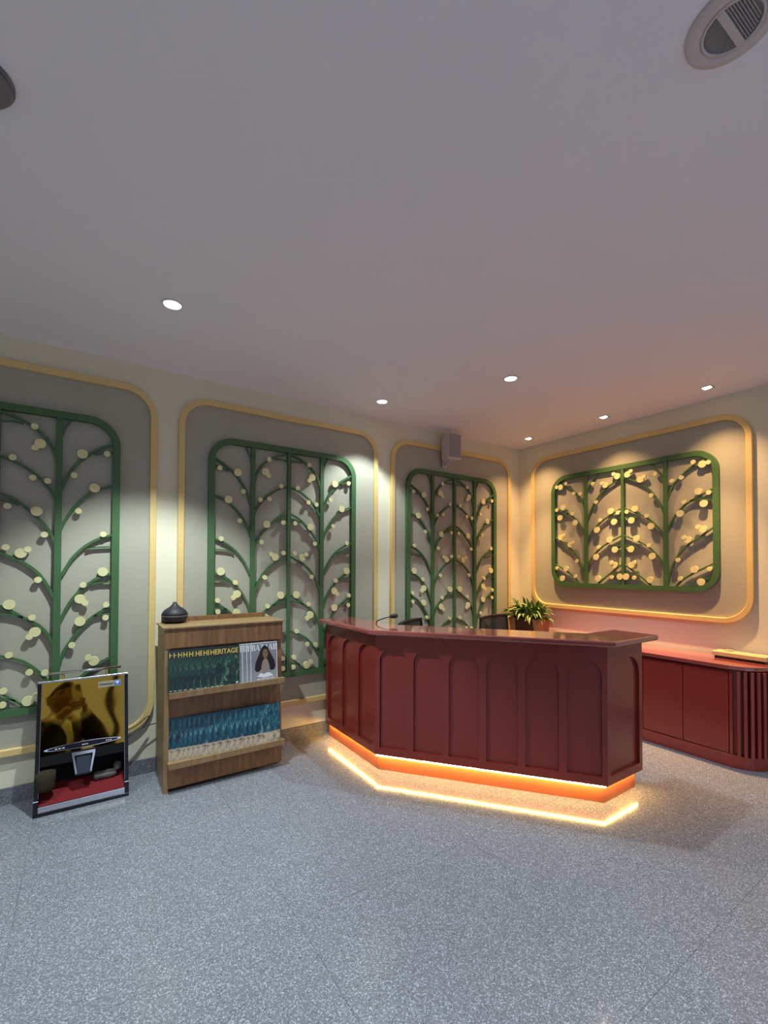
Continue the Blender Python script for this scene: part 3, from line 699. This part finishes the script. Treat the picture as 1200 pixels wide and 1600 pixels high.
# ------------------------------------------------------------------ planter with leafy plant
pl = empty('potted_plant', (-.235, -.33, .765), 0, 'bushy green plant in a brown planter on the credenza corner', 'plant')
def taper_box(name, w0, w1, d0, d1, h, m, parent, off=(0, 0, 0)):
    V = [(sx*w/2+off[0], sy*d/2+off[1], z+off[2]) for z, w, d in ((0, w0, d0), (h, w1, d1)) for sx in (-1, 1) for sy in (-1, 1)]
    return mkobj(name, V, [[0, 1, 3, 2], [4, 6, 7, 5], [0, 4, 5, 1], [2, 3, 7, 6], [0, 2, 6, 4], [1, 5, 7, 3]], m, parent)
taper_box('planter_box', .16, .20, .30, .34, .155, 'pot_dark', pl)
for s in (-1, 1): taper_box('planter_end', .165, .21, .07, .085, .155, 'pot_tan', pl, (0, s*.165, 0))
taper_box('soil', .18, .18, .36, .36, .01, 'soil', pl, (0, 0, .147))
def leaf_mesh(L, W, droop, m):
    n = 7; V = []; Fc = []
    for i in range(n):
        t = i/(n-1); wd_ = W*math.sin(PI*min(1, t*.93+.07))**.8*(1-t*.25); x = L*t*(1-.12*t); z = L*(.75*t-droop*t*t)
        V += [(x, -wd_/2, z+.18*wd_), (x, 0, z), (x, wd_/2, z+.18*wd_)]
    for i in range(n-1):
        for k in range(2): Fc.append([3*i+k, 3*i+k+1, 3*i+4+k, 3*i+3+k])
    me = bpy.data.meshes.new('leaf'); me.from_pydata(V, [], Fc); me.materials.append(MATS[m])
    for p in me.polygons: p.use_smooth = True
    return me
lm = [leaf_mesh(.20, .030, .55, 'leaf_green'), leaf_mesh(.16, .026, .85, 'leaf_green'), leaf_mesh(.15, .024, .7, 'leaf_light'), leaf_mesh(.21, .034, .35, 'leaf_green'), leaf_mesh(.19, .03, 1.0, 'leaf_light')]
rn = random.Random(11)
for k in range(290):
    me = lm[rn.choice((0, 1, 2, 2, 3, 4, 4))]
    o = bpy.data.objects.new('leaf', me); COL.objects.link(o); o.parent = pl
    y = rn.uniform(-.15, .15); x = rn.uniform(-.06, .05)
    ang = math.atan2(y*1.2+rn.gauss(0, .10), x-.01+rn.gauss(0, .10)); s = rn.uniform(.8, 1.2)
    o.location = (x, y, .15+rn.uniform(0, .07))
    if math.cos(ang) > .2: s *= .72     # the wall side stays short
    o.rotation_euler = (rn.uniform(-.5, .5), rn.uniform(-1.0, .40), ang); o.scale = (s, s*1.25, s)

# ------------------------------------------------------------------ office chairs behind the desk
def office_chair(loc, rz, label):
    c = empty('office_chair', loc, rz, label, 'chair', 'black mesh chairs behind the desk')
    # back faces -y side; seat in front at +y
    bk_ = [(-.235, .60), (-.25, .80), (-.235, .985), (-.20, 1.005), (.20, 1.005), (.235, .985), (.25, .80), (.235, .60)]
    n = len(bk_); arcy = lambda x: .035*(x/.25)**2
    tube('back_frame', [(x, -.20+arcy(x), z) for x, z in spline([(q[0], q[1]) for q in bk_+bk_[:1]], 4)], .013, 'black_plastic', c, 8)
    V = []; Fc = []
    for j in range(7):
        for i in range(9):
            x = -.235+.47*i/8; z = .60+.40*j/6; V += [(x, -.20+arcy(x), z)]
    for j in range(6):
        for i in range(8): Fc.append([j*9+i, j*9+i+1, (j+1)*9+i+1, (j+1)*9+i])
    o = mkobj('back_mesh', V, Fc, 'chair_mesh', c); sd = o.modifiers.new('s', 'SOLIDIFY'); sd.thickness = .004
    tube('back_post', [(0, -.19, .62), (0, -.23, .52), (0, -.15, .42), (0, .0, .42)], .02, 'black_plastic', c)
    box('seat', (-.24, -.18, .42), (.24, .28, .49), 'black_mesh', c, .03)
    tube('gas_column', [(0, .05, .10), (0, .05, .42)], .024, 'black_plastic', c)
    for k in range(5):
        a = 2*PI*k/5+.3; e = (.30*math.cos(a), .05+.30*math.sin(a), .065)
        tube('base_leg', [(0, .05, .105), e], [.024, .014], 'black_plastic', c)
        lathe('castor', [(.018, 0), (.026, .008), (.026, .042), (.018, .05)], 'black_plastic', c, (e[0], e[1], .0), 10)
    for s in (-1, 1):
        tube('armrest', [(s*.25, -.12, .45), (s*.29, -.05, .55), (s*.29, .0, .66), (s*.29, .16, .66)], .014, 'black_plastic', c)
mm = mat('chair_mesh', (.035, .035, .04), .8); bs = mm.node_tree.nodes['Principled BSDF']; bs.inputs['Alpha'].default_value = .72
office_chair((-1.98, -.62, .005), math.radians(-152), 'black mesh office chair with only its tilted top edge showing, beside the microphone')
office_chair((-1.04, -.72, 0), math.radians(-170), 'black mesh office chair beside the potted plant')

# gooseneck microphone
mc = empty('gooseneck_microphone', (-2.33, -.70, .75), 0, 'black gooseneck microphone rising behind the desk counter', 'microphone')
lathe('base', [(.055, 0), (.06, .004), (.058, .018), (.05, .024)], 'black_plastic', mc)
def wv(u): return (u[0]+2.33, u[1]+.70, u[2]-.75)
tube('gooseneck', [wv(p) for p in spline([(-2.33, -.70, .77), (-2.45, -.63, .93), (-2.54, -.645, 1.045), (-2.50, -.68, 1.082), (-2.44, -.705, 1.097)], 6)], .0045, 'black_plastic', mc)
tube('windscreen', [wv(p) for p in ((-2.445, -.70, 1.094), (-2.432, -.706, 1.099), (-2.41, -.715, 1.103), (-2.39, -.72, 1.105), (-2.384, -.723, 1.105))], [.009, .017, .020, .017, .008], 'black_mesh', mc, 14)

# ------------------------------------------------------------------ wall speaker
sk = empty('wall_speaker', (-1.275, -.135, 2.628), math.radians(-5), 'pale grey speaker on a bracket high on the wall near the ceiling', 'speaker')
prof = [(-.085, -.075), (.085, -.075), (.078, .03), (.055, .075), (-.055, .075), (-.078, .03)]
bm = bmesh.new(); lay = []
for z, s, dy in ((.0, .86, 0), (.03, 1.0, 0), (.14, 1.03, 0), (.25, 1.0, 0), (.285, .80, -.004)):
    lay.append([bm.verts.new((x*(1 if y < 0 else s), y if y < 0 else y*s, z)) for x, y in prof])
for i in range(len(lay)-1):
    for k in range(6): bm.faces.new([lay[i][k], lay[i][(k+1) % 6], lay[i+1][(k+1) % 6], lay[i+1][k]])
bm.faces.new(lay[0][::-1]); bm.faces.new(lay[-1]); bmobj('cabinet', bm, 'speaker_shell', sk) if 'speaker_shell' in MATS else bmobj('cabinet', bm, mat('speaker_shell', (.60, .56, .57), .5), sk)
box('grille', (-.076, -.082, .022), (.076, -.073, .268), mat('speaker_grille', (.34, .31, .33), .7, bump=.5, bscale=900), sk, .004)
lathe('woofer_ring', [(.052, 0), (.056, .002), (.052, .004)], 'speaker_grille', sk, (0, 0, 0), 20).matrix_local = Matrix.Translation((0, -.0815, .10)) @ Matrix.Rotation(PI/2, 4, 'X')
tube('bracket_arm', [(.0, .0, -.014), (-.005, .05, -.03), (-.01, .095, -.03)], .011, 'speaker_shell', sk)
box('bracket_foot', (-.03, -.03, -.012), (.03, .03, .0), 'speaker_shell', sk)
box('wall_plate', (-.035, .088, -.055), (.02, .098, .01), 'speaker_shell', sk)

# ------------------------------------------------------------------ ceiling fittings
mat('vent_dark_slat', (.34, .32, .33), .6)
vt = empty('ceiling_diffuser', (-3.072, -3.203, H), 0, 'round ceiling air diffuser with two slotted halves at the top right', 'ceiling vent')
lathe('outer_ring', [(.108, 0), (.107, -.006), (.098, -.012), (.080, -.013), (.070, -.010), (.070, 0)], 'vent_paint', vt, (0, 0, 0), 40, close=True)
va = math.atan2(-.058, .055)       # bar direction
lathe('inner_plate', [(.0705, -.001), (.0705, -.005), (.066, -.006)], 'vent_dark', vt, (0, 0, 0), 36)
lathe('inner_ring', [(.0705, -.004), (.0705, -.013), (.064, -.013), (.064, -.004)], 'vent_paint', vt, (0, 0, 0), 36, close=True)
VM = Matrix.Rotation(math.radians(-46), 4, 'Z')
VB = Matrix.Translation((0, .004, 0)) @ Matrix.Rotation(math.radians(-2.2), 4, 'Z')
box('centre_bar', (-.064, -.009, -.013), (.064, .009, -.004), 'vent_paint', vt, M=VB)
for k in range(1, 9):
    o_ = .008+k*.006; hw = math.sqrt(max(.062**2-o_**2, 0))
    box('slat', (-hw, -o_-.0017, -.010), (hw, -o_+.0017, -.005), 'vent_dark_slat', vt, M=VB)
for k in range(-10, 11):
    x = k*.0058; hw = math.sqrt(max(.060**2-x*x, 0))-.003
    if hw > .014: box('slat', (x-.0014, .009, -.009), (x+.0014, hw, -.005), 'vent_dark_slat', vt, M=VB)
sn = empty('ceiling_sensor', (-4.778, -1.905, H), 0, 'dark grey ceiling sensor cut by the left edge of the picture', 'sensor')
lathe('mounting_plate', [(.082, 0), (.082, -.012), (.078, -.014)], 'grey_plastic', sn, (0, 0, 0), 30)
lathe('sensor_head', [(.076, -.015), (.078, -.022), (.066, -.040), (.045, -.048), (.02, -.050)], 'grey_plastic', sn, (0, 0, 0), 30)
lathe('seam', [(.074, -.0135), (.074, -.0155)], 'black_plastic', sn, (0, 0, 0), 30)

def spot_light(parent, energy, col, size, blend, radius, z=-.012):
    l = bpy.data.lights.new('lamp', 'SPOT'); l.energy = energy; l.color = col; l.spot_size = math.radians(size); l.spot_blend = blend; l.shadow_soft_size = radius
    o = bpy.data.objects.new('lamp', l); COL.objects.link(o); o.parent = parent; o.location = (0, 0, z); return o
def downlight(x, y, label, k=1.0, size=94):
    d = empty('downlight', (x, y, H), 0, label, 'ceiling light', 'round cool downlights')
    lathe('trim_ring', [(.056, 0), (.055, -.005), (.046, -.007), (.044, -.003), (.044, 0)], 'white_plastic', d, (0, 0, 0), 28, close=True)
    lathe('lens', [(.0435, -.001), (.0435, -.004), (.04, -.005)], 'led_cool', d, (0, 0, 0), 24)
    spot_light(d, COOL_W*k, COOL, size, .40, .03)
downlight(-4.11, -.954, 'bright round downlight in the ceiling above the magazine rack', 1.5, 94)
downlight(-2.328, -.40, 'bright round downlight closest to the left wall lattices', .55)
downlight(-1.773, -1.361, 'bright round downlight in the ceiling above the desk', .8)
downlight(-3.87, -2.86, 'round downlight in the ceiling nearest the viewer', .5)
downlight(-1.15, -3.7, 'round downlight in the ceiling beyond the right edge of the picture', .45)
downlight(-6.0, -1.6, 'added unseen round downlight in the ceiling beyond the left edge of the picture')  # this and the next three are unseen, added to light the room
downlight(-5.9, -3.9, 'added unseen round downlight in the ceiling behind the viewer on the left')
downlight(-3.9, -5.0, 'added unseen round downlight in the ceiling behind the viewer in the middle')
downlight(-1.8, -5.0, 'added unseen round downlight in the ceiling behind the viewer on the right')
def square_spot(y, label):
    d = empty('square_spotlight', (-.32, y, H), 0, label, 'spotlight', 'small square warm spotlights')
    ring_ = [(-.034, -.034), (.034, -.034), (.034, .034), (-.034, .034)]
    box('housing', (-.036, -.036, -.004), (.036, .036, 0), 'spot_black', d)
    V = [(-.030, -.030, -.0045), (.012, -.030, -.0045), (.030, .004, -.0045), (.030, .030, -.0045), (-.030, .030, -.0045)]
    V2 = [(x, y_, -.006) for x, y_, z in V]; n = 5
    mkobj('lens', V+V2, [list(range(n)), list(range(2*n-1, n-1, -1))]+[[i, (i+1) % n, n+(i+1) % n, n+i] for i in range(n)], 'led_warm_spot', d)
    spot_light(d, WARM_W, WARM, 46, 1.0, .018); spot_light(d, WARM_W*.24, WARM, 101, 1.0, .018)
square_spot(-.40, 'small square spotlight in the ceiling corner above the plant')
square_spot(-1.279, 'small square spotlight above the middle of the wide lattice')
square_spot(-2.141, 'small square spotlight above the right end of the wide lattice')

# ------------------------------------------------------------------ the photographer, seen in the gold mirror
mat('skin', (.42, .24, .15), .5, var=.05); mat('suit', (.010, .010, .012), .75); mat('shirt', (.70, .70, .72), .7); mat('hair', (.010, .008, .007), .55, bump=.6, bscale=120)
mat('phone_case', (.70, .66, .58), .35); mat('lens_glass', (.008, .008, .010), .08); mat('lips', (.30, .12, .09), .5); mat('eye_white', (.6, .6, .6), .3)
fh = Vector((math.cos(yaw), math.sin(yaw), 0)); rh = Vector((math.sin(yaw), -math.cos(yaw), 0)); Zv = Vector((0, 0, 1))
TP = math.radians(-25)
head_w = CAM+Vector((-.10, -.335, .015))
RZ = Matrix.Rotation(TP, 3, 'Z')
ORG = head_w-RZ @ Vector((0, .06, 0)); ORG.z = 0
W = lambda x, y, z: ORG+RZ @ Vector((x, y, 0))+Vector((0, 0, z))
ps = empty('person', tuple(ORG), 0, 'person in a dark suit and white shirt raising a phone, reflected in the gold mirror', 'person')
def pw(o, par=None):
    o.parent = ps; o.matrix_parent_inverse = Matrix.Translation(-ORG); return o
def skin_bm(chains, sub=1, root=0):
    """chains: list of lists of (point, radius); equal points merge"""
    V, E, Rr, idx = [], [], [], {}
    for ch in chains:
        last = None
        for p, r in ch:
            p = Vector(p); key = (round(p.x, 4), round(p.y, 4), round(p.z, 4))
            if key not in idx: idx[key] = len(V); V.append(p); Rr.append(r)
            k = idx[key]
            if last is not None and last != k: E.append((last, k))
            last = k
    me = bpy.data.meshes.new('skin_tmp'); me.from_pydata([tuple(v) for v in V], E, []); o = bpy.data.objects.new('skin_tmp', me); COL.objects.link(o)
    o.modifiers.new('skin', 'SKIN')
    for k, sv in enumerate(me.skin_vertices[0].data):
        sv.radius = (Rr[k], Rr[k]) if not isinstance(Rr[k], tuple) else Rr[k]; sv.use_root = (k == root)
    ss = o.modifiers.new('sub', 'SUBSURF'); ss.levels = ss.render_levels = sub
    bpy.context.view_layer.update()
    res = bpy.data.meshes.new_from_object(o.evaluated_get(bpy.context.evaluated_depsgraph_get()))
    bm = bmesh.new(); bm.from_mesh(res); bpy.data.objects.remove(o); bpy.data.meshes.remove(res); bpy.data.meshes.remove(me)
    return bm
phone_c = CAM-fh*.010+rh*(-.018)-Zv*.055
pelvis, spine, chest, nb = W(0, 0, .90), W(0, 0, 1.06), W(0, 0, 1.22), W(0, .01, 1.345)
neck = W(0, .03, 1.42)
shR, shL = W(.17, 0, 1.315), W(-.17, 0, 1.315)
elR, elL = W(.25, .17, 1.12), W(-.22, .20, 1.13)
palmR = phone_c+rh*.058-Zv*.045-fh*.004; wrR = palmR+rh*.035-Zv*.055-fh*.045
palmL = phone_c-rh*.050-Zv*.075-fh*.006; wrL = palmL-rh*.03-Zv*.05-fh*.05
body = [[(pelvis, .11), (spine, .10), (chest, .115), (nb, .07), (neck, .048), (W(0, .045, 1.46), .05)],
        [(nb, .07), (shR, .055), (elR, .038), (wrR, .025), (palmR, .028)], [(nb, .07), (shL, .055), (elL, .038), (wrL, .025), (palmL, .028)]]
for s in (-1, 1):
    body.append([(pelvis, .11), (W(s*.09, 0, .84), .075), (W(s*.10, .02, .47), .048), (W(s*.10, -.01, .09), .034), (W(s*.10, .10, .035), .026)])
bm = skin_bm(body)
def add_fingers(bm, palm, side):
    """four fingers round the far face of the phone and a thumb on the near face"""
    for k, (dz, L) in enumerate(((.030, .9), (.010, 1.0), (-.010, .95), (-.029, .78))):
        b0 = palm+Zv*dz+rh*side*(-.004); p = [b0, b0-rh*side*.018*L+fh*.026, b0-rh*side*.044*L+fh*.030, b0-rh*side*.064*L+fh*.024]
        add_tube(bm, [tuple(q) for q in spline([tuple(v) for v in p], 3)], [.009]*4+[.0085]*4+[.0075, .006], 8)
    b0 = palm+Zv*.02-fh*.01; p = [b0, b0-rh*side*.022+Zv*.026-fh*.008, b0-rh*side*.040+Zv*.044-fh*.004]
    add_tube(bm, [tuple(q) for q in spline([tuple(v) for v in p], 3)], [.011, .011, .0105, .010, .0095, .009, .007], 8)
add_fingers(bm, palmR, 1); add_fingers(bm, palmL, -1)
# head shaped on a sphere: jaw, brow, nose, ears
HM = Matrix.Translation(head_w) @ Matrix.Rotation(TP+math.radians(12), 4, 'Z') @ Matrix.Rotation(math.radians(-4), 4, 'X')
hs = bmesh.new(); bmesh.ops.create_uvsphere(hs, u_segments=32, v_segments=24, radius=1)
for v in hs.verts:
    x, y, z = v.co
    jaw = 1-.28*max(0, -z)**1.5; X = x*.074*jaw; Y = y*(.092 if y > 0 else .10)*(1-.10*max(0, -z)); Zc = z*.118
    if y > .2:
        Y += .020*math.exp(-((x*.074)/.012)**2-((Zc+.022)/.020)**2)+.010*math.exp(-((x*.074)/.009)**2-((Zc-.008)/.025)**2)
        for s in (-1, 1): Y -= .008*math.exp(-((X-s*.032)/.014)**2-((Zc-.010)/.012)**2)
        Y += .004*math.exp(-((X)/.022)**2-((Zc+.058)/.010)**2)+.006*math.exp(-(X/.02)**2-((Zc+.098)/.018)**2)
    v.co = HM @ Vector((X, Y, Zc))
tmp = bpy.data.meshes.new('t'); hs.to_mesh(tmp); hs.free(); bm.from_mesh(tmp); bpy.data.meshes.remove(tmp)
for s in (-1, 1):
    add_tube(bm, [tuple(HM @ Vector((s*.070, -.006, -.030))), tuple(HM @ Vector((s*.078, -.012, -.005))), tuple(HM @ Vector((s*.080, -.018, .022))), tuple(HM @ Vector((s*.072, -.012, .032)))], [.007, .011, .013, .006], 8)
pw(bmobj('body', bm, 'skin', None, True))
for s in (-1, 1):
    c = [tuple(HM @ Vector((s*.032+.013*math.cos(a), .078, .010+.006*math.sin(a)))) for a in [2*PI*k/10 for k in range(10)]]
    c2 = [tuple(HM @ Vector((s*.032+.013*math.cos(a), .070, .010+.006*math.sin(a)))) for a in [2*PI*k/10 for k in range(10)]]
    pw(mkobj('eye', c+c2, [list(range(10)), list(range(19, 9, -1))]+[[i, (i+1) % 10, 10+(i+1) % 10, 10+i] for i in range(10)], 'hair'))
    pw(tube('eyebrow', [tuple(HM @ Vector((s*x_, y_, z_))) for x_, y_, z_ in ((.016, .090, .030), (.032, .086, .035), (.048, .072, .030))], [.003, .004, .002], 'hair', None, 6))
pw(tube('mouth', [tuple(HM @ Vector((x_, y_, -.058))) for x_, y_ in ((-.022, .080), (0, .089), (.022, .080))], [.003, .006, .003], 'lips', None, 6))
hs = bmesh.new(); bmesh.ops.create_uvsphere(hs, u_segments=32, v_segments=20, radius=1)
bmesh.ops.delete(hs, geom=[v for v in hs.verts if v.co.z < (.45 if v.co.y > .45 else (.1 if v.co.y > 0 else -.45))], context='VERTS')
for v in hs.verts:
    x, y, z = v.co; v.co = HM @ Vector((x*.081, y*(.098 if y > 0 else .108), z*.128+.004+.006*noise.noise(Vector((x*4, y*4, z*4)))))
o = pw(bmobj('hair', hs, 'hair', None, True)); sd = o.modifiers.new('s', 'SOLIDIFY'); sd.thickness = .008
# suit
jk = [[(W(0, 0, .80), .155), (spine, .150), (chest, .165), (W(0, .0, 1.31), .085)], [(chest, .165), (shR, .075), (elR, .058), (wrR-(wrR-elR).normalized()*.03, .044)], [(chest, .165), (shL, .075), (elL, .058), (wrL-(wrL-elL).normalized()*.03, .044)]]
pw(bmobj('jacket', skin_bm(jk, 2), 'suit', None, True))
tz = []
for s in (-1, 1): tz.append([(W(0, 0, .86), .13), (W(s*.09, 0, .80), .095), (W(s*.10, .02, .47), .072), (W(s*.10, -.01, .10), .060)])
pw(bmobj('trousers', skin_bm(tz, 2), 'suit', None, True))
for s in (-1, 1):
    bm = bmesh.new(); pr_ = [(-.045, -.06), (.045, -.06), (.05, .05), (.046, .15), (.025, .19), (-.025, .19), (-.046, .15), (-.05, .05)]
    lo = [bm.verts.new(W(s*.10+x, y, 0.001)) for x, y in pr_]; hi = [bm.verts.new(W(s*.10+x*.8, y*.9, .085 if y < .06 else .05)) for x, y in pr_]
    bm.faces.new(lo[::-1]); bm.faces.new(hi)
    for k in range(8): bm.faces.new([lo[k], lo[(k+1) % 8], hi[(k+1) % 8], hi[k]])
    pw(bmobj('shoe', bm, 'black_gloss'))
# shirt front, collar, cuffs
V = []
for z, hw, y in ((1.385, .035, .062), (1.32, .036, .112), (1.22, .022, .146), (1.10, .010, .144), (1.0, .004, .136)):
    V += [W(-hw, y-.01, z), W(0, y+.012, z), W(hw, y-.01, z)]
o = pw(mkobj('shirt_front', V, [[3*j+k, 3*j+k+1, 3*j+4+k, 3*j+3+k] for j in range(4) for k in range(2)], 'shirt', None, True)); sd = o.modifiers.new('s', 'SOLIDIFY'); sd.thickness = .01
pw(tube('collar', [tuple(W(.062*math.cos(a), .025+.062*math.sin(a), 1.395+.012*math.sin(-a))) for a in [2*PI*k/16 for k in range(17)]], .010, 'shirt', None, 8))
for wr, el in ((wrR, elR), (wrL, elL)):
    d_ = (wr-el).normalized(); pw(tube('cuff', [tuple(wr-d_*.045), tuple(wr-d_*.005)], [.043, .041], 'shirt', None, 14))
# phone in hand
ph = empty('phone', tuple(phone_c), yaw-PI/2, 'phone in a cream case held by the reflected person', 'phone')
box('case', (-.038, -.005, -.078), (.038, .004, .078), 'phone_case', ph, .004)
box('screen', (-.034, -.0058, -.074), (.034, -.0045, .074), 'lens_glass', ph)
box('camera_bump', (-.004, .004, .036), (.034, .0062, .074), 'lens_glass', ph, .001)
for x, z in ((.006, .064), (.006, .046), (.024, .046)):
    lathe('lens_ring', [(.0075, 0), (.0075, .0008), (.0055, .0008)], 'chrome', ph, (0, 0, 0), 16).matrix_local = Matrix.Translation((x, .0062, z)) @ Matrix.Rotation(-PI/2, 4, 'X')
